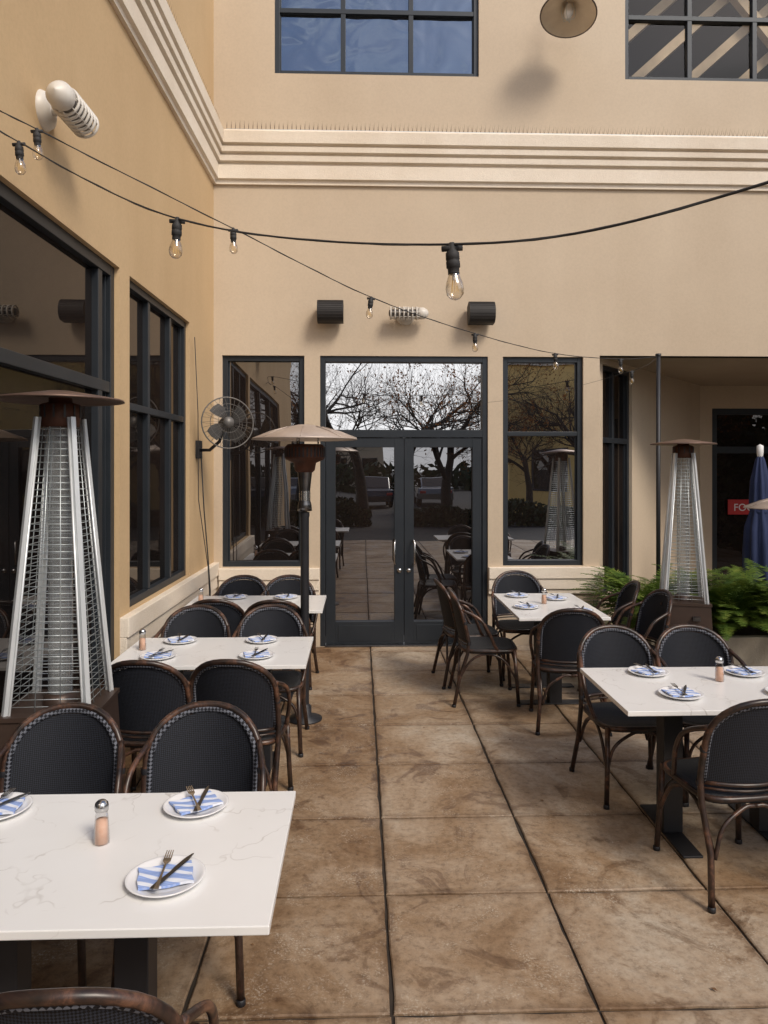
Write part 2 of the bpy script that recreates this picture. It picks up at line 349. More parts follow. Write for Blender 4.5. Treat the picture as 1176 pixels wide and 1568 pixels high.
for _ in range(30):
    x, y = rl.uniform(-1.4, 4), rl.uniform(2.0, 7.7); s_ = rl.uniform(.006, .015); a = rl.uniform(0, 6.28)
    p = [(s_, 0), (0, .5 * s_), (-s_, 0), (0, -.5 * s_)]
    b.add([(x + u * math.cos(a) - v * math.sin(a), y + u * math.sin(a) + v * math.cos(a), .004 + (abs(v) > 0) * .004) for u, v in p], [(0, 1, 2, 3)], M_dryleaf)
b.obj('fallen_leaves', recalc=False)

# ------------------------------------------------------------------ restaurant building
BLD = empty('restaurant_building')
WY = 7.88
def frame_tf(O, d, n):
    O = Vector(O); d = Vector(d).normalized(); n = Vector(n).normalized()
    return lambda p: O + d * p.x + n * p.y + Vector((0, 0, p.z))     # local (along, out, z)
TF_B = frame_tf((0, WY, 0), (1, 0, 0), (0, -1, 0))
CX = -1.53
TF_L = frame_tf((CX, WY, 0), (-.02, -1, 0), (1, -.02, 0))
dg = Vector((2.4, 2.75, 0)).normalized()
TF_D = frame_tf((2.60, 8.0, 0), dg, (dg.y, -dg.x, 0))
TF_R = frame_tf((0, 10.75, 0), (1, 0, 0), (0, -1, 0))

def wall(name, tf, a0, a1, z0, z1, ops, mat, depth=.13):
    b = MB(tf)
    A = sorted({a0, a1, *[o[0] for o in ops], *[o[1] for o in ops]}); Z = sorted({z0, z1, *[o[2] for o in ops], *[o[3] for o in ops]})
    for i in range(len(A) - 1):
        for j in range(len(Z) - 1):
            ca = (A[i] + A[i + 1]) / 2; cz = (Z[j] + Z[j + 1]) / 2
            if any(o[0] < ca < o[1] and o[2] < cz < o[3] for o in ops): continue
            b.add([(A[i], 0, Z[j]), (A[i + 1], 0, Z[j]), (A[i + 1], 0, Z[j + 1]), (A[i], 0, Z[j + 1])], [(0, 1, 2, 3)], mat)
    for (p, q, r, t) in ops:
        b.add([(p, 0, r), (p, -depth, r), (p, -depth, t), (p, 0, t), (q, 0, r), (q, -depth, r), (q, -depth, t), (q, 0, t)],
              [(0, 1, 2, 3), (4, 7, 6, 5), (3, 2, 6, 7), (0, 4, 5, 1)], mat)
    return b.obj(name, BLD, recalc=False)

def window(name, tf, a0, a1, z0, z1, vm=(), hm=(), fw=.055, gm=None, out=-.035, lw=.045):
    b = MB(tf); o0, o1 = -.11, out
    b.box(a0, a0 + fw, o0, o1, z0, z1, M_frame); b.box(a1 - fw, a1, o0, o1, z0, z1, M_frame)
    b.box(a0 + fw, a1 - fw, o0, o1, z1 - fw, z1, M_frame); b.box(a0 + fw, a1 - fw, o0, o1, z0, z0 + fw, M_frame)
    for z in hm: b.box(a0 + fw, a1 - fw, o0, o1 - .004, z - lw / 2, z + lw / 2, M_frame)
    for a in vm: b.box(a - lw / 2, a + lw / 2, o0, o1 - .008, z0 + fw, z1 - fw, M_frame)
    t = .012; i0 = fw
    for (p, q, r, s) in ((a0 + i0, a0 + i0 + t, z0 + i0, z1 - i0), (a1 - i0 - t, a1 - i0, z0 + i0, z1 - i0)):
        b.box(p, q, o0, o1 - .03, r, s, M_frame)
    f = b.obj(name + '_frame', BLD, bevel=.003)
    gl = MB(tf)
    A = [a0 + .01, *sorted(vm), a1 - .01]; Z = [z0 + .01, *sorted(hm), z1 - .01]
    for i in range(len(A) - 1):
        for j in range(len(Z) - 1):
            k1, k2 = R.uniform(-.0012, .0012), R.uniform(-.0012, .0012)
            gl.add([(A[i], -.085, Z[j]), (A[i + 1], -.085 + k1, Z[j]), (A[i + 1], -.085 + k1 + k2, Z[j + 1]), (A[i], -.085 + k2, Z[j + 1])], [(0, 1, 2, 3)], gm or M_glass)
    gl.obj(name + '_glass', BLD)

# back wall
WT = 3.075; SF = 3.09; TOP = 8.2
ops = [(-1.441, -.579, .846, WT), (-.414, 1.368, 0, WT), (1.528, 2.392, .846, WT), (-.893, 1.271, 6.05, 7.5), (2.844, 5.0, 6.05, 7.5), (2.569, 9.0, 0, SF)]
wall('back_wall', TF_B, CX, 9.0, 0, TOP, ops, M_wall)
window('left_window', TF_B, -1.441, -.579, .846, WT)
window('right_window', TF_B, 1.528, 2.392, .846, WT, hm=[2.255], gm=glass_mat('window_glass_warm', .46))
window('upper_window_a', TF_B, -.893, 1.271, 6.05, 7.5, vm=[-.172, .55], hm=[6.74], gm=M_glass_u, lw=.05, fw=.05)
window('upper_window_b', TF_B, 2.844, 5.0, 6.05, 7.5, vm=[3.565, 4.28], hm=[6.74], gm=M_clearwin, lw=.05, fw=.05)
b = MB()
b.add([(2.6, 8.05, 5.9), (5.3, 8.05, 5.9), (5.3, 10, 5.9), (2.6, 10, 5.9), (2.6, 8.05, 7.9), (5.3, 8.05, 7.9), (5.3, 10, 7.9), (2.6, 10, 7.9)], [(0, 1, 2, 3), (4, 5, 6, 7), (3, 2, 6, 7), (0, 3, 7, 4), (1, 2, 6, 5)], M_dark)
for k in range(4):
    T = Matrix.Translation((3.0 + k * .62, 8.42, 6.75)) @ Matrix.Rotation(rad(48), 4, 'Y'); b.box(-.05, .05, -.05, .05, -1.0, 1.0, M_beam, T)
T = Matrix.Translation((4.6, 8.28, 6.8)) @ Matrix.Rotation(rad(-40), 4, 'Y'); b.box(-.05, .05, -.05, .05, -.9, .9, M_beam, T)
b.obj('upper_room_roof_timbers', BLD, recalc=False)
# entrance
b = MB(TF_B); o0, o1 = -.11, -.02; dl, dr, dc = -.414, 1.368, .477
b.box(dl, dl + .055, o0, o1, 0, WT, M_frame); b.box(dr - .055, dr, o0, o1, 0, WT, M_frame)
b.box(dl + .055, dr - .055, o0, o1, WT - .06, WT, M_frame); b.box(dl + .055, dr - .055, o0, o1, 2.215, 2.295, M_frame)
b.box(dl + .055, dr - .055, o0, .03, 0.0, .018, M_steel_d)
for (p, q) in ((dl + .060, dc - .003), (dc + .003, dr - .060)):
    b.box(p, p + .10, o0 + .01, o1 - .015, .022, 2.21, M_frame); b.box(q - .10, q, o0 + .01, o1 - .015, .022, 2.21, M_frame)
    b.box(p + .10, q - .10, o0 + .01, o1 - .015, 2.11, 2.21, M_frame); b.box(p + .10, q - .10, o0 + .01, o1 - .015, .022, .255, M_frame)
    b.box(p + .13, q - .13, o1 - .014, o1 - .010, .05, .22, M_frame)
b.obj('entrance_frame', BLD, bevel=.003)
b = MB(TF_B)
for sx in (-1, 1):
    x = dc + sx * .095
    b.tube([(x, -.03, .87), (x, .03, .87), (x + sx * .012, .05, .89), (x + sx * .012, .05, 1.10), (x, .03, 1.12), (x, -.03, 1.12)], .011, M_steel, 8)
    b.lathe([(0, .012), (.022, .012), (.024, 0), (.024, -.01)], M_steel, 16, Matrix.Translation((dc + .05 * sx, -.03, .80)) @ Matrix.Rotation(-math.pi / 2, 4, 'X'))
b.obj('door_pulls', BLD)
gl = MB(TF_B)
for (p, q, r, s, k, mt) in ((dl + .02, dr - .02, 2.25, WT - .02, .0, M_glass_t), (dl + .02, dc, .1, 2.24, .0012, M_glass), (dc, dr - .02, .1, 2.24, -.0012, M_glass)):
    gl.add([(p, -.085, r), (q, -.085 + k, r), (q, -.085 + k, s), (p, -.085, s)], [(0, 1, 2, 3)], mt)
gl.obj('entrance_glass', BLD)

# left wall
LWT = 3.22
lops = [(1.02, 2.69, .91, LWT), (2.89, 7.6, 0, LWT)]
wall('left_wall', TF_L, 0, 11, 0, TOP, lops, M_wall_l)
window('side_window', TF_L, 1.02, 2.69, .91, LWT, vm=[1.5, 2.10], hm=[2.33], gm=M_glass_l, lw=.05)
window('side_sliding_door', TF_L, 2.89, 7.6, 0, LWT, vm=[3.12, 4.6, 6.1], hm=[2.42], gm=M_glass_l, fw=.07, lw=.07)

def belt(name, tf, a0, a1, z0, z1):
    b = MB(tf)
    h = z1 - z0
    b.box(a0, a1, -.02, .060, z1 - h * .42, z1, M_trim)
    b.box(a0, a1, -.02, .045, z0 + h * .18, z1 - h * .42 - .001, M_trim)
    b.box(a0, a1, -.02, .028, z0, z0 + h * .18 - .001, M_trim)
    b.obj(name, BLD, bevel=.006)
belt('ledge_left', TF_B, CX + .06, -.418, .55, .835)
belt('ledge_right', TF_B, 1.372, 2.60, .55, .835)
belt('ledge_side', TF_L, .0, 2.885, .58, .898)
def cornice(name, tf, a0, a1, dz, sp0, sp1):
    b = MB(tf)
    prof = [(-.02, 4.865), (.030, 4.865), (.030, 4.905), (.06, 4.915), (.065, 5.055), (.04, 5.065), (.04, 5.080), (.085, 5.09), (.09, 5.145), (.06, 5.152), (.06, 5.168), (.108, 5.178), (.112, 5.230), (.08, 5.237), (.08, 5.253), (.128, 5.263), (.135, 5.38), (.12, 5.40), (-.02, 5.43)]
    k = len(prof); segs = 10; vs = []
    for i in range(segs + 1):
        a = a0 + (a1 - a0) * i / segs
        vs += [(a, o, z + dz) for o, z in prof]
    b.add(vs, [(i * k + j, i * k + j + 1, (i + 1) * k + j + 1, (i + 1) * k + j) for i in range(segs) for j in range(k - 1)], M_trim)
    b.obj(name, BLD)
    s = MB(tf); a = sp0
    while a < sp1:
        for t in (-1, 1):
            s.add([(a, .08, 5.41), (a + .005, .08, 5.41), (a + .002 + t * .008, .08 + t * .03, 5.415 + R.uniform(.07, .10)), (a, .0845, 5.41)], [(0, 1, 2), (1, 3, 2), (3, 0, 2)], M_brown)
        a += .045
    s.box(sp0, sp1, .07, .09, 5.405, 5.418, M_wire)
    s.obj(name + '_bird_spikes', BLD)
cornice('cornice_back', TF_B, CX - .1, 9.0, 0, CX + .15, 8.9)
cornice('cornice_side', TF_L, -.1, 11, .003, .2, 10)
b = MB()
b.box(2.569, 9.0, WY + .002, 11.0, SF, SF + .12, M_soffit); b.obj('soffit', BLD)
wall('pillar_return', frame_tf((2.569, WY, 0), (0, 1, 0), (1, 0, 0)), 0, .13, 0, SF, [], M_wall)
wall('angled_wall', TF_D, -.04, 3.62, 0, SF, [(.10, .96, .5, SF - .06)], M_wall, .08)
window('angled_window', TF_D, .10, .96, .5, SF - .06, vm=[.50], hm=[2.2], lw=.06, gm=M_glass_l)
wall('recess_wall', TF_R, 4.9, 9.0, 0, SF, [(5.17, 7.4, 0, 2.76)], M_wall)
window('recess_door', TF_R, 5.17, 7.4, 0, 2.76, vm=[6.25], hm=[2.15], fw=.09, lw=.1, gm=M_glass_l)
b = MB(); b.box(-9, 9.0, WY + .14, 16, TOP - .2, TOP - .05, M_conc); b.box(-9, CX - .35, -3.1, WY + .13, TOP - .2, TOP - .05, M_conc)
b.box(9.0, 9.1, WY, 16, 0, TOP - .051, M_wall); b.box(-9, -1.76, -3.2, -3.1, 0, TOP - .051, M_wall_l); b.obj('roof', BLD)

sg = empty('red_door_sign')
b = MB(); b.box(5.42, 5.92, 10.775, 10.785, 1.20, 1.42, M_red); b.obj('panel', sg)
tcu = bpy.data.curves.new('sign_text', 'FONT'); tcu.body = 'FOOD'; tcu.size = .15; tcu.extrude = .001; tcu.materials.append(M_white)
to = bpy.data.objects.new('lettering', tcu); COL.objects.link(to); to.parent = sg; to.location = (5.50, 10.770, 1.255); to.rotation_euler = (rad(90), 0, 0)

# ------------------------------------------------------------------ wall fittings
def speaker(x, z):
    b = MB(TF_B); T = Matrix.Translation((x, .14, z)) @ Matrix.Rotation(rad(12), 4, 'X')
    n = 10; prof = [(-.09, -.10), (-.09, .10)] + [(.09 * math.cos(t) + .01, .115 * math.sin(t)) for t in [math.pi / 2 - math.pi * i / n for i in range(n + 1)]]
    vs = []
    for sx in (-.135, .135): vs += [T @ Vector((sx, p[0], p[1])) for p in prof]
    k = len(prof)
    fs = [(i, (i + 1) % k, k + (i + 1) % k, k + i) for i in range(k)] + [tuple(range(k)), tuple(range(k, 2 * k))]
    b.add(vs, fs, M_speaker)
    for i in range(9):
        zz = -.09 + i * .022; b.box(-.125, .125, .0, math.sqrt(max(0, 1 - (zz / .115) ** 2)) * .09 + .012, zz, zz + .004, M_speaker, T)
    b.box(-.03, .03, -.16, -.08, -.02, .05, M_black, T)
    return b.obj('wall_speaker', bevel=.003)
speaker(-.30, 3.515); speaker(1.275, 3.51)

def caged_lamp(tf, a, z, off, flip=1, L_=.36, R_=.055):
    b = MB(tf)
    RX = Matrix.Rotation(-math.pi / 2, 4, 'X')
    b.lathe([(0, .045), (.05, .045), (.085, .03), (.10, .0), (.10, -.01)], M_offwhite, 24, Matrix.Translation((a, 0, z)) @ RX)
    b.tube([(a, .03, z), (a, off * .6, z), (a, off, z)], .025, M_offwhite, 12)
    T = Matrix.Translation((a, off, z)) @ Matrix.Rotation(math.pi / 2 * flip, 4, 'Y')
    h = L_ / 2
    b.lathe([(0, -h), (.03, -h + .003), (.042, -h + .03), (.042, h - .06)], M_grey, 24, T)
    b.lathe([(R_ * .8, h - .06), (R_, h - .055), (R_ + .012, h - .03), (R_ + .01, h + .01), (R_ * .7, h + .045), (0, h + .06)], M_offwhite, 24, T)
    for i in range(7):
        zz = -h + .02 + i * (L_ - .09) / 6
        b.tube([T @ Vector(((R_ + .012) * math.cos(t), (R_ + .012) * math.sin(t), zz)) for t in [2 * math.pi * j / 24 for j in range(24)]], .0085, M_offwhite, 6, closed=True)
    for j in range(8):
        t = math.pi / 4 * j
        b.tube([T @ Vector((R_ * 1.2 * math.cos(t), R_ * 1.2 * math.sin(t), -h + .02)), T @ Vector((R_ * 1.2 * math.cos(t), R_ * 1.2 * math.sin(t), h - .04))], .0035, M_offwhite, 5)
    return b.obj('caged_wall_lamp')
caged_lamp(TF_B, .485, 3.50, .14, 1, .36, .05)
caged_lamp(TF_L, 4.02, 3.72, .15, 1, .34, .055)

b = MB()
T = Matrix.Translation((2.10, 7.42, 6.44)) @ Matrix.Rotation(rad(-14), 4, 'X') @ Matrix.Rotation(rad(8), 4, 'Y')
b.lathe([(.27, 0), (.265, .012), (.20, .055), (.12, .09), (.07, .13), (.065, .20), (0, .21)], M_enam_in, 36, T)
b.lathe([(.275, -.004), (.272, .016), (.205, .062), (.125, .098), (.08, .14), (.075, .21), (0, .22)], M_offwhite, 36, T)
b.lathe([(.27, 0), (.282, -.004), (.284, .004), (.275, .008)], M_brown, 36, T)
b.lathe([(.0, -.03), (.03, -.02), (.045, .02), (.04, .07), (.03, .12)], M_plate, 16, T)
for j in range(6):
    t = math.pi / 3 * j; b.tube([T @ Vector((r_ * math.cos(t), r_ * math.sin(t), z_)) for r_, z_ in ((.06, .11), (.075, .04), (.06, -.03), (.0, -.06))], .003, M_wire, 5)
top = T @ Vector((0, 0, .21))
b.tube([top, top + Vector((0, .02, .12)), top + Vector((0, .12, .28)), top + Vector((0, .26, .30)), (2.1, WY, top.z + .22)], .014, M_offwhite, 10)
b.lathe([(0, .03), (.05, .02), (.06, 0)], M_offwhite, 20, Matrix.Translation((2.1, WY, top.z + .22)) @ Matrix.Rotation(math.pi / 2, 4, 'X'))
b.obj('warehouse_wall_lamp')

# wall fan
b = MB(); fc = Vector((-1.22, 6.95, 2.31))
T = Matrix.Translation(fc) @ Matrix.Rotation(rad(22), 4, 'Z') @ Matrix.Rotation(rad(84), 4, 'X')
RF = .24
for zz, rr in ((.06, .10), (.045, .17), (0, RF), (-.06, .15)):
    b.tube([T @ Vector((rr * math.cos(t), rr * math.sin(t), zz)) for t in [2 * math.pi * j / 32 for j in range(32)]], .0065 if rr == RF else .0022, M_grey, 6, closed=True)
for j in range(30):
    t = 2 * math.pi * j / 30; c, s_ = math.cos(t), math.sin(t)
    b.tube([T @ Vector((r_ * c, r_ * s_, z_)) for r_, z_ in ((.03, .055), (.12, .062), (.19, .038), (RF, 0))], .0014, M_grey, 4)
    if j % 2: b.tube([T @ Vector((r_ * c, r_ * s_, z_)) for r_, z_ in ((RF, 0), (.19, -.05), (.06, -.07))], .0014, M_grey, 4)
b.lathe([(0, .066), (.045, .064), (.05, .05), (.05, .03)], M_grey, 20, T)
b.lathe([(.0, -.20), (.05, -.19), (.065, -.15), (.065, -.07), (.03, -.06), (.03, .04)], M_grey, 20, T)
for j in range(4):
    t0 = 2 * math.pi * j / 4 + .4; vs = []
    for i in range(6):
        r_ = .03 + .17 * i / 5; w = .22 + .26 * math.sin(math.pi * (i + 1.2) / 7)
        for k_ in (-1, 0, 1):
            t = t0 + k_ * w + .3 * i / 5; vs.append(T @ Vector((r_ * math.cos(t), r_ * math.sin(t), -.01 + k_ * .025)))
    b.add(vs, [(i * 3 + k_, i * 3 + k_ + 1, i * 3 + k_ + 4, i * 3 + k_ + 3) for i in range(5) for k_ in (0, 1)], M_blade, True)
back = T @ Vector((0, 0, -.13))
b.tube([back, (back.x - .05, back.y, 2.14), (-1.42, 7.12, 2.06), (-1.55, 7.15, 2.06)], .016, M_black, 8)
b.box(-1.56, -1.51, 7.08, 7.22, 1.98, 2.15, M_black)
b.obj('wall_fan', recalc=False)
b = MB(); b.tube([(-1.50, 7.12, 2.0), (-1.48, 7.15, 1.5), (-1.46, 7.25, 1.0), (-1.45, 7.3, .70), (-1.46, 7.28, .3)], .006, M_cable, 6)
b.tube([(-1.52, 6.93, 3.10), (-1.50, 6.98, 2.4), (-1.50, 7.0, 1.6), (-1.44, 7.14, .95), (-1.43, 7.18, .6)], .004, M_cable, 6); b.obj('power_cable')

# ------------------------------------------------------------------ string lights
def catmull(P_, n=14):
    P_ = [Vector(p) for p in P_]; Q = [2 * P_[0] - P_[1]] + P_ + [2 * P_[-1] - P_[-2]]; r = []
    for i in range(1, len(Q) - 2):
        for k_ in range(n):
            t = k_ / n; a, b_, c, d = Q[i - 1:i + 3]
            r.append(.5 * ((2 * b_) + (c - a) * t + (2 * a - 5 * b_ + 4 * c - d) * t * t + (3 * b_ - a - 3 * c + d) * t ** 3))
    r.append(P_[-1]); return r
def bulb_into(b, p, tilt=0.0):
    T = Matrix.Translation(p) @ Matrix.Rotation(tilt, 4, 'Y')
    b.tube([T @ Vector((-.026, 0, -.002)), T @ Vector((.026, 0, -.002))], .0075, M_cable, 10)
    b.lathe([(0, .014), (.007, .012), (.010, -.006), (.017, -.014), (.0175, -.030), (.0155, -.032), (.0175, -.036), (.0175, -.050), (.0145, -.052), (.0145, -.066)], M_cable, 16, T)
    b.lathe([(.013, -.064), (.014, -.070), (.021, -.088), (.0235, -.103), (.021, -.118), (.012, -.128), (0, -.132)], M_bulb, 18, T)
    b.lathe([(.004, -.066), (.005, -.08), (.0, -.084)], M_plate, 8, T)
    for a in (0, 1.2, 2.4, 3.6, 4.8):
        b.tube([T @ Vector((.003 * math.cos(a), .003 * math.sin(a), -.074)), T @ Vector((.010 * math.cos(a + .3), .010 * math.sin(a + .3), -.112))], .0006, M_fil, 4)
SL = [([(-1.62, 2.2, 3.40), (-1.57, 3.0, 3.40), (-1.45, 3.4, 3.42), (-.69, 4.10, 3.205), (.076, 4.81, 2.997), (.864, 5.54, 2.898), (1.664, 6.28, 2.865), (2.50, 7.05, 2.934), (3.09, 7.6, 3.04)], (2, 3, 4, 5, 6, 7)),
      ([(-1.62, 2.9, 3.36), (-1.44, 3.2, 3.275), (-.63, 2.6, 2.76), (.231, 1.85, 2.455), (.776, 1.388, 2.44), (1.5, .80, 2.62), (2.4, 0.0, 3.0)], (1, 2, 3, 5)),
      ([(3.09, 7.6, 3.04), (2.72, 7.35, 2.86), (1.7, 7.75, 2.62), (.3, 7.80, 2.50)], (1,))]
for pts, idx in SL:
    root = empty('string_lights')
    b = MB(); pl = catmull(pts); rr = .0030 if idx != (1,) else .0015
    b.tube(pl, rr, M_cable, 6)
    if idx != (1,): b.tube([p + Vector((.003 * math.sin(i * .9), .003 * math.cos(i * .9), .003 * math.sin(i * .9 + 1))) for i, p in enumerate(pl)], .0018, M_cable, 5)
    b.obj('cable', root)
    b = MB()
    for i in idx: bulb_into(b, Vector(pts[i]) - Vector((0, 0, .008)), R.uniform(-.12, .12))
    b.obj('bulbs', root, recalc=False)
b = MB(); b.tube([(3.09, 7.6, 0), (3.09, 7.6, 3.06)], .022, M_black, 12); b.lathe([(.12, 0), (.12, .012), (.03, .02), (.03, .06)], M_black, 20, Matrix.Translation((3.09, 7.6, 0)))
b.lathe([(.03, 0), (.03, .02), (0, .025)], M_black, 12, Matrix.Translation((3.09, 7.6, 3.05))); b.obj('light_pole')

# ------------------------------------------------------------------ chair
def chair_mesh():
    b = MB()
    def yb(x, z): return -.235 + .085 * (x / .24) ** 2 - (z - .46) * .20
    def top(u): return .68 + .195 * (max(0, 1 - abs(u) ** 2.3)) ** (1 / 2.3)
    W = .215; nx, nz = 14, 8; vs = []
    for i in range(nx + 1):
        u = -1 + 2 * i / nx; u = math.sin(u * math.pi / 2); x = u * W; t = top(u) - .012
        for j in range(nz + 1):
            z = .50 + (t - .50) * j / nz; vs.append((x, yb(x, z), z))
    b.add(vs, [(i * (nz + 1) + j, (i + 1) * (nz + 1) + j, (i + 1) * (nz + 1) + j + 1, i * (nz + 1) + j + 1) for i in range(nx) for j in range(nz)], M_weave, True)
    hoop = []
    for z in (.50, .56, .62): hoop.append((-W, yb(-W, z), z))
    for i in range(19):
        t = math.pi * (1 - i / 18); u = math.cos(t); x = u * W
        z = .68 + .195 * (max(0, 1 - abs(u) ** 2.3)) ** (1 / 2.3); hoop.append((x, yb(x, z), z))
    for z in (.62, .56, .50): hoop.append((W, yb(W, z), z))
    b.tube(hoop, .0115, M_braid, 8)
    b.tube([(x, yb(x, .50), .50) for x in [(-W + 2 * W * i / 8) for i in range(9)]], .010, M_rattan, 8)
    b.tube([(x, yb(x, .505) + .0, .475) for x in [(-W + 2 * W * i / 8) for i in range(9)]], .006, M_rattan, 6)
    def outer(k_):
        pts = [(-.215 * k_ - .02, -.30, 0), (-.20 * k_ - .012, -.255, .22), (-.205 * k_ - .01, -.19, .42)]
        for z in (.52, .60): pts.append((-W * k_, yb(W, z) - .003, z))
        for i in range(19):
            t = math.pi * (1 - i / 18); u = math.cos(t); x = u * W
            z = .68 + .195 * (max(0, 1 - abs(u) ** 2.3)) ** (1 / 2.3)
            pts.append((x * k_, yb(x, z) - .008, .68 + (z - .68) * 1.09))
        for z in (.60, .52): pts.append((W * k_, yb(W, z) - .003, z))
        pts += [(.205 * k_ + .01, -.19, .42), (.20 * k_ + .012, -.255, .22), (.215 * k_ + .02, -.30, 0)]
        return pts
    b.tube(outer(1.085), .0145, M_rattan, 10)
    for s in (-1, 1):
        for z in (.50, .66): b.lathe([(.0165, -.012), (.018, 0), (.0165, .012)], M_black, 10, Matrix.Translation((s * W * 1.085, yb(W, z) - .003, z)))
        b.tube(catmull([(s * .225, yb(W, .76) - .01, .765), (s * .258, -.10, .70), (s * .262, -.03, .60), (s * .24, .02, .49), (s * .225, .05, .44)], 5), .012, M_rattan, 8)
        b.tube([(s * .205, .185, .44), (s * .212, .20, .22), (s * .222, .215, 0)], .0145, M_rattan, 10)
        b.tube(catmull([(s * .214, -.262, .20), (s * .212, -.16, .36), (s * .208, -.03, .41), (s * .212, .10, .36), (s * .214, .205, .20)], 5), .0095, M_rattan, 8)
        for yy, z0 in ((.20, .20), (-.262, .20)):
            b.tube(catmull([(s * .214, yy, z0), (s * .17, yy * .97, .33), (s * .06, yy * .90, .40), (0, yy * .88, .405)], 5), .0095, M_rattan, 8)
        for yy in (.215, -.30):
            b.lathe([(0, 0), (.017, 0), (.017, .02), (.0145, .022)], M_black, 10, Matrix.Translation((s * (.222 if yy > 0 else .253), yy, 0)))
    o = []; n = 28
    for i in range(n):
        t = 2 * math.pi * i / n; c, s_ = math.cos(t), math.sin(t); e = 2 / 4.5
        o.append((.222 * math.copysign(abs(c) ** e, c), .215 * math.copysign(abs(s_) ** e, s_) - .01))
    vs = [(x, y, .415) for x, y in o] + [(x, y, .448) for x, y in o] + [(x * .9, y * .9, .455) for x, y in o] + [(x * .5, y * .5, .448) for x, y in o]
    fs = [(i + k_ * n, (i + 1) % n + k_ * n, (i + 1) % n + (k_ + 1) * n, i + (k_ + 1) * n) for k_ in range(3) for i in range(n)] + [tuple(range(n))[::-1], tuple(range(3 * n, 4 * n))]
    b.add(vs, fs, M_seat)
    b.tube([(x * 1.02, y * 1.02, .437) for x, y in o], .014, M_rattan, 8, closed=True)
    return b.obj('bistro_chair', recalc=True)
ch0 = chair_mesh()
F, Bk, Lf, Rt = 0, math.pi, math.pi / 2, -math.pi / 2
chairs = [(-.64, 2.86, Bk), (-1.20, 2.86, Bk + .03), (-.60, 1.76, F + .04),
          (-1.12, 4.20, F - .06), (-.645, 4.20, F - .1), (-1.16, 5.10, Bk), (-.616, 5.10, Bk + .05),
          (-1.10, 5.97, F), (-.66, 5.93, F + .05), (-1.06, 6.58, Bk), (-.64, 6.58, Bk),
          (1.59, 4.32, Bk + .03), (2.06, 4.32, Bk - .04), (1.72, 3.46, F + .12), (2.32, 3.40, F),
          (1.00, 6.62, Rt + .08), (1.06, 6.10, Rt - .05), (1.54, 5.52, F - .08), (1.50, 6.80, Bk), (2.10, 6.45, Lf - .1), (2.16, 5.93, Lf + .08)]
for i, (x, y, r) in enumerate(chairs):
    if i == 0: ch0.location = (x, y, 0); ch0.rotation_euler = (0, 0, r)
    else: inst(ch0, (x, y, 0), r)

# ------------------------------------------------------------------ tables
def table(x0, x1, y0, y1, posts):
    root = empty('patio_table'); cx, cy = (x0 + x1) / 2, (y0 + y1) / 2; root.location = (cx, cy, 0)
    b = MB(); b.box(x0 - cx, x1 - cx, y0 - cy, y1 - cy, .728, .752, M_marble); b.obj('tabletop', root, bevel=.003)
    b = MB()
    b.box(x0 - cx + .06, x1 - cx - .06, y0 - cy + .06, y1 - cy - .06, .712, .727, M_black)
    for (px, py) in posts:
        px -= cx; py -= cy
        b.box(px - .05, px + .05, py - .05, py + .05, .012, .711, M_black)
        if x1 - x0 > y1 - y0: b.box(px - .05, px + .05, py - .28, py + .28, 0, .0115, M_black); b.box(px - .04, px + .04, py - .25, py + .25, .70, .7105, M_black)
        else: b.box(px - .28, px + .28, py - .05, py + .05, 0, .0115, M_black)
    b.obj('pedestal', root, bevel=.003)
table(-1.43, -.225, 1.87, 2.65, [(-.67, 2.26), (-1.05, 2.26)])
table(-1.46, -.31, 4.33, 5.05, [(-.60, 4.69), (-1.16, 4.69)])
table(-1.44, -.295, 5.97, 6.68, [(-.60, 6.33), (-1.13, 6.33)])
table(1.26, 2.46, 3.455, 4.216, [(1.62, 3.84), (2.12, 3.84)])
table(1.215, 1.92, 5.62, 6.72, [(1.57, 5.95), (1.57, 6.4)])

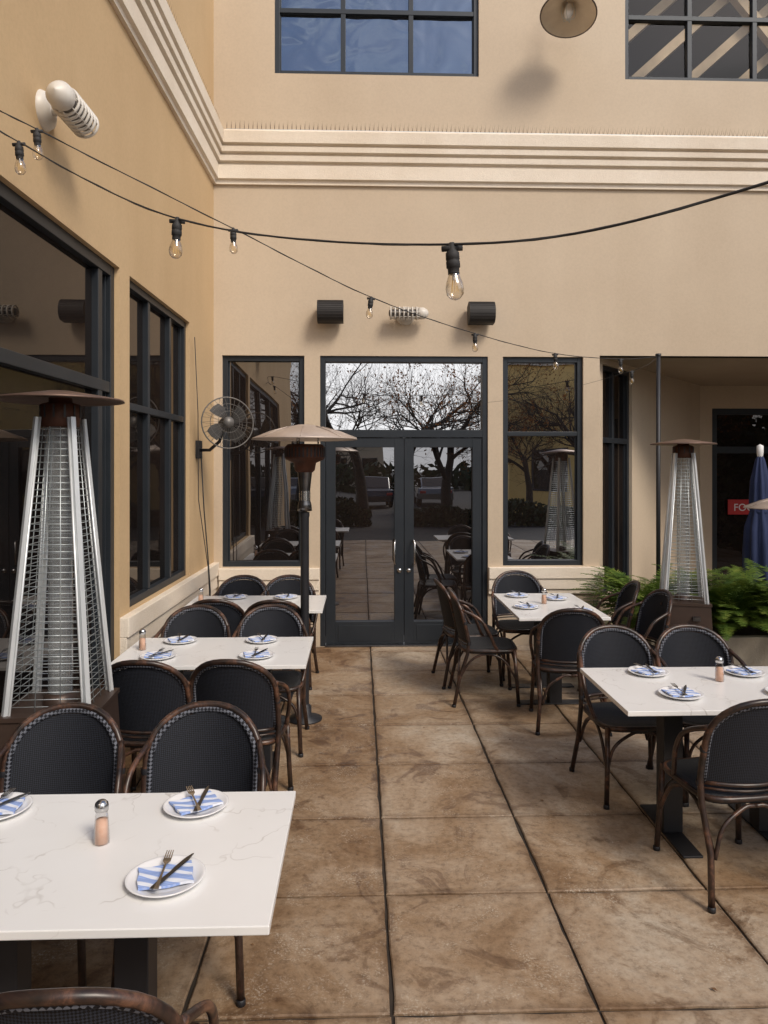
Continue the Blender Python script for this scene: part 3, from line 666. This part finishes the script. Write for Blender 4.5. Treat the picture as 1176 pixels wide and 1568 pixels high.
def setting():
    b = MB()
    b.lathe([(0, .004), (.060, .004), (.068, .006), (.098, .016), (.106, .0185), (.108, .017), (.098, .010), (.066, 0), (0, 0)], M_plate, 40)
    nx, ny = 16, 12; A = Matrix.Rotation(rad(14), 4, 'Z'); vs = []
    for lay in (0, 1):
        for i in range(nx + 1):
            for j in range(ny + 1):
                x = (-.5 + i / nx) * .145; y = (-.5 + j / ny) * .105
                h = .018 + .0015 * math.sin(x * 70 + y * 40) + .001 * math.sin(y * 160) + .003 * (abs(x) / .07) ** 2
                if lay: h -= .007
                vs.append(A @ Vector((x + .002 * math.sin(y * 90), y + .002 * math.sin(x * 60), h)))
    k_ = (nx + 1) * (ny + 1); fs = []
    for i in range(nx):
        for j in range(ny):
            q = (i * (ny + 1) + j, (i + 1) * (ny + 1) + j, (i + 1) * (ny + 1) + j + 1, i * (ny + 1) + j + 1); fs.append(q); fs.append(tuple(t + k_ for t in q[::-1]))
    for i in range(nx): a = i * (ny + 1); c = a + ny + 1; fs += [(a, a + k_, c + k_, c), (a + ny, c + ny, c + ny + k_, a + ny + k_)]
    for j in range(ny): fs += [(j, j + 1, j + 1 + k_, j + k_), (nx * (ny + 1) + j, nx * (ny + 1) + j + k_, nx * (ny + 1) + j + 1 + k_, nx * (ny + 1) + j + 1)]
    b.add(vs, fs, M_napkin)
    K = Matrix.Translation((.018, -.004, .027)) @ Matrix.Rotation(rad(-22), 4, 'Z')
    prof = [(-.007, -.088), (-.0085, -.06), (-.006, -.02), (-.005, .0), (-.009, .02), (-.0095, .07), (-.004, .098), (.001, .104), (.006, .07), (.006, .0), (.0065, -.02), (.0085, -.06), (.007, -.088)]
    n = len(prof); vs = [K @ Vector((x, y, 0)) for x, y in prof] + [K @ Vector((x * .8, y, .0028)) for x, y in prof]
    b.add(vs, [(i, (i + 1) % n, n + (i + 1) % n, n + i) for i in range(n)] + [tuple(range(n))[::-1], tuple(range(n, 2 * n))], M_steel_d)
    K = Matrix.Translation((-.006, .0, .0305)) @ Matrix.Rotation(rad(3), 4, 'Z')
    def strip(pts):
        for (p, q, w0, w1) in pts:
            p = Vector(p); q = Vector(q); d = (q - p).normalized(); s_ = Vector((-d.y, d.x, 0))
            vs = [K @ (p + s_ * w0), K @ (p - s_ * w0), K @ (q - s_ * w1), K @ (q + s_ * w1)]
            vs += [v + Vector((0, 0, .002)) for v in vs]
            b.add(vs, [(0, 1, 2, 3), (4, 7, 6, 5), (0, 4, 5, 1), (1, 5, 6, 2), (2, 6, 7, 3), (3, 7, 4, 0)], M_steel)
    strip([((0, -.095, 0), (0, -.03, 0), .007, .003), ((0, -.03, 0), (0, .03, 0), .003, .003), ((0, .03, 0), (0, .045, .001), .003, .011), ((0, .045, .001), (0, .06, .001), .011, .011)])
    for i in range(4):
        x = -.0093 + i * .0062; strip([((x, .06, .001), (x * .95, .098, .004), .0019, .0011)])
    return b.obj('place_setting', recalc=True)
ps = setting(); first = True
for (x, y, r) in [(-.536, 2.08, 0), (-.549, 2.525, .35), (-1.205, 2.52, -.2), (-1.2, 2.08, .1),
                  (-1.17, 4.92, .2), (-1.21, 4.52, -.2), (-.64, 4.92, .3), (-.62, 4.52, 0), (-1.08, 6.55, .1), (-.64, 6.54, .4), (-1.1, 6.12, 0), (-.62, 6.12, 0),
                  (1.60, 4.08, .3), (1.61, 3.68, -.1), (2.13, 4.06, .2), (2.16, 3.68, .1), (1.40, 6.55, .2), (1.70, 6.4, .1), (1.36, 6.02, .3), (1.75, 5.85, 0)]:
    if first: ps.location = (x, y, .753); ps.rotation_euler = (0, 0, r); first = False
    else: inst(ps, (x, y, .753), r)
b = MB()
b.lathe([(0, .002), (.0205, .002), (.0195, .05), (.0175, .072), (0, .074)], M_salt, 12)
b.lathe([(0, 0), (.0235, 0), (.024, .008), (.022, .05), (.019, .085), (.017, .1)], M_shaker, 12, smooth=False)
b.lathe([(.0175, .098), (.020, .099), (.021, .112), (.019, .122), (.012, .129), (0, .131)], M_steel, 20)
sh = b.obj('salt_shaker'); first = True
for (x, y) in [(-.786, 2.30), (-1.36, 4.72), (-1.33, 6.3), (1.93, 3.93), (1.55, 6.2)]:
    if first: sh.location = (x, y, .753); first = False
    else: inst(sh, (x, y, .753))

# ------------------------------------------------------------------ heaters
def pyramid_heater():
    b = MB(); zb = .82; zt = 2.12; wb0, wb1, wt = .47, .395, .15
    b.frustum((0, 0), wb0, wb0, .05, wb1, wb1, zb, M_brown)
    b.box(-wb0 / 2 - .012, wb0 / 2 + .012, -wb0 / 2 - .012, wb0 / 2 + .012, 0.0, .05, M_brown)
    b.box(-wb1 / 2 - .008, wb1 / 2 + .008, -wb1 / 2 - .008, wb1 / 2 + .008, zb, zb + .02, M_brown)
    b.box(-.15, .15, -wb0 / 2 - .001, -wb0 / 2 + .03, .12, .66, M_brown)
    b.box(.05, .11, -.235, -.195, .70, .735, M_steel_d)
    def w(z): return wb0 + (wt - wb0) * z / zt
    for sx in (-1, 1):
        for sy in (-1, 1):
            p0 = Vector((sx * w(.03) / 2, sy * w(.03) / 2, .03)); p1 = Vector((sx * wt / 2, sy * wt / 2, zt))
            b.tube([p0 * 1.0, p1], .015, M_alu, 4)
            b.tube([p0 + Vector((-sx * .022, sy * .004, 0)), p1 + Vector((-sx * .016, sy * .004, 0))], .0055, M_alu, 6)
            b.tube([p0 + Vector((sx * .004, -sy * .022, 0)), p1 + Vector((sx * .004, -sy * .016, 0))], .0055, M_alu, 6)
    z = zb + .05
    while z < zt - .03:
        h = w(z) / 2 - .012
        b.tube([(-h, -h, z), (h, -h, z), (h, h, z), (-h, h, z)], .0019, M_wire, 5, closed=True)
        z += .030
    for sx in (-.33, .33):
        for (ax, ay) in ((1, 0), (-1, 0), (0, 1), (0, -1)):
            def q(z): h = w(z) / 2 - .010; return Vector((ax * h + (ay != 0) * sx * h * 1, ay * h + (ax != 0) * sx * h, z))
            b.tube([q(zb + .03), q(zt - .02)], .0019, M_wire, 5)
    b.lathe([(.052, zb), (.052, zt)], M_tube, 24)
    b.lathe([(.075, zb + .02), (.07, zb + .06), (.054, zb + .07)], M_brown, 24)
    b.lathe([(0, zt - .04), (.08, zt - .04), (.085, zt + .0), (.085, zt + .06), (.05, zt + .07), (.05, zt + .09)], M_rust, 24)
    for t in range(12):
        a = t * math.pi / 6; b.box(-.004, .004, .083, .088, zt - .0, zt + .055, M_black, Matrix.Rotation(a, 4, 'Z'))
    b.lathe([(0, zt + .125), (.06, zt + .120), (.27, zt + .085), (.275, zt + .075), (.268, zt + .078), (.05, zt + .10), (0, zt + .10)], M_hood_d, 40)
    return b.obj('pyramid_patio_heater', bevel=0)
h1 = pyramid_heater(); h1.location = (-1.345, 3.40, 0); h1.rotation_euler = (0, 0, .05)
h2 = inst(h1, (2.69, 6.10, 0), -.30, .95)

def mushroom(x, y, H=2.22, RH=.39):
    b = MB(); s = H / 2.22
    b.lathe([(0, 0), (.13, 0), (.13, .012), (.05, .03), (.05, .10), (.032, .12)], M_black, 28)
    b.lathe([(.032, .1), (.032, 1.52 * s), (.036, 1.53 * s), (.036, 1.56 * s)], M_black, 20)
    b.lathe([(0, 1.56 * s), (.055, 1.57 * s), (.05, 1.62 * s), (.038, 1.66 * s), (.042, 1.74 * s), (.055, 1.86 * s), (.062, 1.88 * s)], M_steel_d, 24)
    b.lathe([(.042, 1.64 * s), (.042, 1.72 * s)], M_steel, 20)
    b.lathe([(.06, 1.86 * s), (.075, 1.875 * s), (.085, 1.93 * s), (.14, 1.955 * s), (.15, 1.97 * s), (.15, 2.05 * s), (.13, 2.07 * s), (0, 2.07 * s)], M_rust, 32)
    for t in range(32):
        b.box(-.005, .005, .149, .153, 1.975 * s, 2.045 * s, M_black, Matrix.Rotation(t * math.pi / 16, 4, 'Z'))
    for t in range(3):
        a = t * 2 * math.pi / 3; b.tube([(.1 * math.cos(a), .1 * math.sin(a), 2.06 * s), (.1 * math.cos(a), .1 * math.sin(a), 2.16 * s)], .006, M_steel, 6)
    b.lathe([(0, H), (.05, H - .002), (.13, H - .02), (.26, H - .055), (RH, H - .105), (RH + .006, H - .115), (RH - .004, H - .112), (.25, H - .066), (0, H - .02)], M_hood, 48)
    for t in range(8):
        a = t * math.pi / 4; b.tube([(.13 * math.cos(a), .13 * math.sin(a), H - .017), (.26 * math.cos(a), .26 * math.sin(a), H - .052), (RH * math.cos(a), RH * math.sin(a), H - .102)], .003, M_hood, 5)
    return b.obj('mushroom_patio_heater', loc=(x, y, 0))
mushroom(-.41, 5.62)
mushroom(3.72, 6.25, 1.66)

# ------------------------------------------------------------------ planter, ferns, umbrella
b = MB(); b.box(2.62, 4.9, 6.62, 6.70, 0, .36, M_conc); b.box(2.62, 4.9, 7.42, 7.50, 0, .36, M_conc); b.box(2.62, 2.70, 6.701, 7.419, 0, .36, M_conc); b.box(4.82, 4.9, 6.701, 7.419, 0, .36, M_conc)
b.box(2.70, 4.82, 6.70, 7.42, 0, .30, M_soil); b.obj('stone_planter', bevel=.01)
def fern(seed, nf=66, Ln=.86):
    r = random.Random(seed); b = MB()
    for k_ in range(nf):
        az = r.uniform(0, 2 * math.pi); L_ = Ln * r.uniform(.65, 1.12); el = r.uniform(.6, 1.5); n = 26
        d = Vector((math.cos(az), math.sin(az), 0)); p = d * .03 + Vector((0, 0, 0)); pts = [p.copy()]; e = el
        for i in range(n): p = p + (d * math.cos(e) + Vector((0, 0, 1)) * math.sin(e)) * (L_ / n); e -= (.8 + .42 * el) / n; pts.append(p.copy())
        b.tube(pts[::3] + [pts[-1]], .0025, M_fern, 4)
        s_ = Vector((-d.y, d.x, 0))
        for i in range(3, n):
            t = i / n; ll = .11 * math.sin(math.pi * min(1, t * .85 + .12)) + .008
            tg = (pts[i + 1] - pts[i]).normalized()
            for sg_ in (-1, 1):
                for h_ in (0, .5):
                    o = pts[i] + tg * (L_ / n) * h_; q = o + (s_ * sg_ * .86 + tg * .45 + Vector((0, 0, r.uniform(-.2, .15)))) * ll
                    w_ = tg * .0062
                    b.add([o - w_, o + w_, o.lerp(q, .6) + w_ * .9, q, o.lerp(q, .6) - w_ * .9], [(0, 1, 2, 3, 4)], M_fern)
    return b.obj('fern_plant', recalc=False)
f0 = fern(1); f0.location = (2.80, 6.98, .34)
f1 = fern(5); f1.location = (3.45, 6.88, .34)
inst(f0, (3.85, 6.95, .34), 1.7, 1.0, 'fern_plant'); inst(f1, (3.15, 7.15, .32), 2.2, .95, 'fern_plant'); inst(f0, (4.3, 6.9, .34), 4.0, 1.0, 'fern_plant'); inst(f1, (2.86, 7.25, .34), 4.4, .9, 'fern_plant')

um = empty('closed_umbrella'); um.location = (4.38, 8.0, 0)
b = MB(); vs = []; zs = [(.62, .145), (.75, .155), (1.0, .15), (1.25, .135), (1.42, .09), (1.5, .10), (1.75, .085), (1.98, .04), (2.03, .02)]; n = 32
for z, r_ in zs:
    for j in range(n):
        a = 2 * math.pi * j / n; rr = r_ * (1 + .22 * math.cos(a * 8 + z * 1.5)); vs.append((rr * math.cos(a), rr * math.sin(a), z + (.03 * math.cos(a * 8) if z < .65 else 0)))
b.add(vs, [(i * n + j, i * n + (j + 1) % n, (i + 1) * n + (j + 1) % n, (i + 1) * n + j) for i in range(len(zs) - 1) for j in range(n)], M_navy, True)
b.lathe([(.092, 1.40), (.098, 1.42), (.092, 1.44)], M_navy, 24); b.obj('canopy', um, recalc=False)
b = MB(); b.lathe([(.02, 0), (.02, 2.0), (.03, 2.02), (.035, 2.06), (.035, 2.13), (0, 2.15)], M_white, 20); b.lathe([(0, 0), (.25, 0), (.25, .06), (.04, .1), (.04, .3)], M_black, 28); b.obj('pole', um)

# ------------------------------------------------------------------ surroundings behind the viewer (seen mirrored in the glass)
def tree_mesh(seed, leaves):
    r = random.Random(seed); b = MB()
    def br(p, d, Ln, rd, dep):
        n = 4; pts = [p.copy()]; rs = [rd]; dd = d.copy(); q = p.copy()
        for i in range(n):
            dd = (dd + Vector((r.uniform(-1, 1), r.uniform(-1, 1), r.uniform(-.4, .8))) * .20).normalized()
            q = q + dd * Ln / n; pts.append(q.copy()); rs.append(rd * (1 - .42 * (i + 1) / n))
            if dep > 0 and i > 0:
                for _ in range(1 if dep > 4 else r.choice((1, 2, 2))):
                    a = dd.orthogonal().normalized(); a.rotate(Matrix.Rotation(r.uniform(0, 6.28), 3, dd)); nd = (dd * r.uniform(.5, 1.0) + a * r.uniform(.55, .95) + Vector((0, 0, .12))).normalized()
                    br(q, nd, Ln * r.uniform(.55, .8), rs[-1] * .64, dep - 1)
        b.tube(pts, rs, M_bark, 6 if dep > 3 else 4 if dep > 1 else 3, caps=False)
        if dep == 0 and r.random() < leaves:
            for _ in range(3):
                c = q + Vector([r.uniform(-.12, .12) for _ in range(3)]); u = Vector([r.uniform(-1, 1) for _ in range(3)]).normalized() * .04; v = u.orthogonal().normalized() * .025
                b.add([c - u, c + v, c + u, c - v], [(0, 1, 2, 3)], M_lights)
    br(Vector((0, 0, 0)), Vector((0, 0, 1)), 2.5, .18, 5)
    return b.obj('bare_tree', recalc=False)
t1 = tree_mesh(3, .04); t1.location = (0.1, -8.2, 0); t1.rotation_euler = (0, 0, 1); t1.scale = (1.15,) * 3
t2 = tree_mesh(11, .35); t2.location = (3.2, -10.5, 0); t2.scale = (1.15,) * 3
for (o, x, y, r_, s) in [(t1, 8.6, -10.5, 2.2, 1.2), (t2, -3.6, -9.0, 1.1, 1.1), (t1, 1.9, -15, 4, 1.3), (t2, 6.2, -11.0, 2.6, .9), (t1, -2.5, -16, 3, 1.5), (t1, 8.5, .5, .4, 1.1), (t2, 8.8, 4.2, 1.4, 1.0)]:  # trees right of the patio are unseen, added to darken side-window reflections
    inst(o, (x, y, 0), r_, s, 'bare_tree')

def leafmass(name, x0, x1, y0, y1, z0, z1, n, seed, sz=.1):
    r = random.Random(seed); b = MB()
    for _ in range(n):
        x = r.uniform(x0, x1); y = r.uniform(y0, y1); z = z0 + (z1 - z0) * r.random() * (0.75 + .25 * math.sin((x + y) * 2.1 + seed) * math.cos((x - y) * .7))
        c = Vector((x, y, z)); u = Vector([r.uniform(-1, 1) for _ in range(3)]).normalized() * sz; v = u.orthogonal().normalized() * sz * .6
        b.add([c - u, c + v, c + u, c - v], [(0, 1, 2, 3)], M_hedge)
    b.obj(name, recalc=False)
leafmass('hedge', -8, .3, -8.6, -7.9, 0, 1.0, 5000, 2); leafmass('hedge', 1.6, 12, -8.6, -7.9, 0, .8, 5500, 5)
leafmass('hedge', 8.4, 9.8, -3, 7, 0, 3.8, 9000, 9, .16)  # unseen leaf mass, added so the side windows reflect something dark
leafmass('distant_tree_line', -30, 40, -46, -42, 0, 2.4, 4000, 8, .4)

def car(x, y, rz, paint):
    b = MB()
    prof = [(-2.2, .35), (-2.25, .6), (-2.1, .85), (-1.2, .95), (-.6, 1.40), (.7, 1.45), (1.5, 1.0), (2.1, .92), (2.25, .65), (2.2, .35)]
    k = len(prof); vs = []
    for sy, sc in ((-.88, 1), (.88, 1)):
        for x_, z_ in prof: vs.append((x_, sy * (1 if z_ < 1.0 else .78), z_))
    b.add(vs, [(i, (i + 1) % k, k + (i + 1) % k, k + i) for i in range(k)] + [tuple(range(k)), tuple(range(k, 2 * k))], paint)
    for s in (-1, 1):
        b.add([(-1.05, s * .885, 1.0), (-.55, s * .72, 1.35), (.65, s * .72, 1.38), (1.3, s * .885, 1.02)], [(0, 1, 2, 3)], M_glass_l)
        for wx in (-1.35, 1.4):
            T = Matrix.Translation((wx, s * .78, .33)) @ Matrix.Rotation(math.pi / 2, 4, 'X'); b.lathe([(0, -.12), (.2, -.12), (.33, -.1), (.33, .1), (.2, .12), (0, .12)], M_tyre, 20, T)
            b.lathe([(0, -.125), (.19, -.125)], M_steel, 16, T); b.lathe([(0, .125), (.19, .125)], M_steel, 16, T)
    b.add([(-1.16, -.64, .985), (-1.16, .64, .985), (-.65, .6, 1.375), (-.65, -.6, 1.375)], [(0, 1, 2, 3)], M_glass_l)
    b.add([(1.46, -.64, 1.04), (1.46, .64, 1.04), (.76, .6, 1.43), (.76, -.6, 1.43)], [(0, 1, 2, 3)], M_glass_l)
    for s in (-.65, .65): b.box(-2.262, -2.2, s - .15, s + .15, .62, .74, M_white); b.box(2.2, 2.262, s - .15, s + .15, .66, .8, M_red)
    o = b.obj('parked_car', bevel=.03); o.location = (x, y, -.03); o.rotation_euler = (0, 0, rz)
car(.6, -21, 1.55, M_carp2); car(3.8, -21.5, 1.6, M_carp); car(-3.2, -21, 1.57, M_carp)
def hall(name, x0, x1, y0, y1, h, mat):
    root = empty(name); b = MB(); b.box(x0, x1, y0, y1, 0, h, mat); b.box(x0 - .15, x1 + .15, y0 - .15, y1 + .15, h, h + .3, M_trim); b.obj('walls', root)
    b = MB(); x = x0 + 1
    while x < x1 - 1.8:
        for z in (.9, 4.2):
            if z + 1.8 < h: b.box(x, x + 1.4, y1, y1 + .04, z, z + 1.7, M_frame); b.box(x + .08, x + 1.32, y1 + .041, y1 + .05, z + .08, z + 1.62, M_glass_l)
        x += 2.6
    b.obj('windows', root)
hall('yellow_building', 5.9, 12.5, -20, -13.5, 6.0, M_yel)
hall('shop_building', -40, 2, -60, -50, 4.5, M_wall)

# ------------------------------------------------------------------ light, world, camera
sd = Vector((.46, -.66, .76)).normalized()        # towards the sun
el = math.asin(sd.z); az = math.atan2(sd.x, sd.y)
w = bpy.data.worlds.new('World'); S.world = w; w.use_nodes = True; nt = w.node_tree; nt.nodes.clear()
sk = nt.nodes.new('ShaderNodeTexSky'); sk.sky_type = 'NISHITA'; sk.sun_disc = False; sk.sun_elevation = el; sk.sun_rotation = az; sk.dust_density = 2.0; sk.air_density = 1.0; sk.ozone_density = .8
bg = nt.nodes.new('ShaderNodeBackground'); bg.inputs[1].default_value = .15; wo = nt.nodes.new('ShaderNodeOutputWorld')
tc = N(nt, 'ShaderNodeTexCoord'); sp = N(nt, 'ShaderNodeSeparateXYZ'); L(nt, tc.outputs['Generated'], sp.inputs[0])
mp = N(nt, 'ShaderNodeMapping'); mp.inputs['Scale'].default_value = (1, 1, 2.6); L(nt, tc.outputs['Generated'], mp.inputs[0])
cn = noise(nt, mp.outputs[0], 2.4, 8, .6, .3)
zr = N(nt, 'ShaderNodeMapRange'); zr.inputs['From Min'].default_value = .05; zr.inputs['From Max'].default_value = .65; zr.inputs['To Min'].default_value = .30; zr.inputs['To Max'].default_value = -.08; L(nt, sp.outputs[2], zr.inputs[0])
ad = N(nt, 'ShaderNodeMath', operation='ADD'); L(nt, cn.outputs['Fac'], ad.inputs[0]); L(nt, zr.outputs[0], ad.inputs[1])
cr = ramp(nt, [(.50, (0, 0, 0)), (.70, (1, 1, 1))]); L(nt, ad.outputs[0], cr.inputs[0])
mxw = N(nt, 'ShaderNodeMixRGB'); L(nt, cr.outputs[0], mxw.inputs[0]); L(nt, sk.outputs[0], mxw.inputs[1]); mxw.inputs[2].default_value = (9.0, 8.9, 8.9, 1)  # whitish low clouds added to brighten the horizon and whiten the light
L(nt, mxw.outputs[0], bg.inputs[0]); L(nt, bg.outputs[0], wo.inputs[0])
sl = bpy.data.lights.new('sun', 'SUN'); sl.energy = 2.35; sl.angle = rad(18); sl.color = (1, .90, .77)
so = bpy.data.objects.new('sun', sl); COL.objects.link(so); so.rotation_euler = sd.to_track_quat('Z', 'Y').to_euler(); so.location = (4, -5, 12)

cam = bpy.data.cameras.new('camera'); co = bpy.data.objects.new('camera', cam); COL.objects.link(co); S.camera = co
cam.sensor_fit = 'VERTICAL'; cam.sensor_height = 36; cam.sensor_width = 27; cam.lens = 1140 / 1568 * 36; cam.shift_y = -69 / 1568; cam.clip_end = 800; cam.clip_start = .05
co.location = (0, 0, 1.9); co.rotation_euler = (rad(90), 0, rad(-1.9))
S.view_settings.view_transform = 'Standard'; S.view_settings.look = 'None'; S.view_settings.exposure = 0
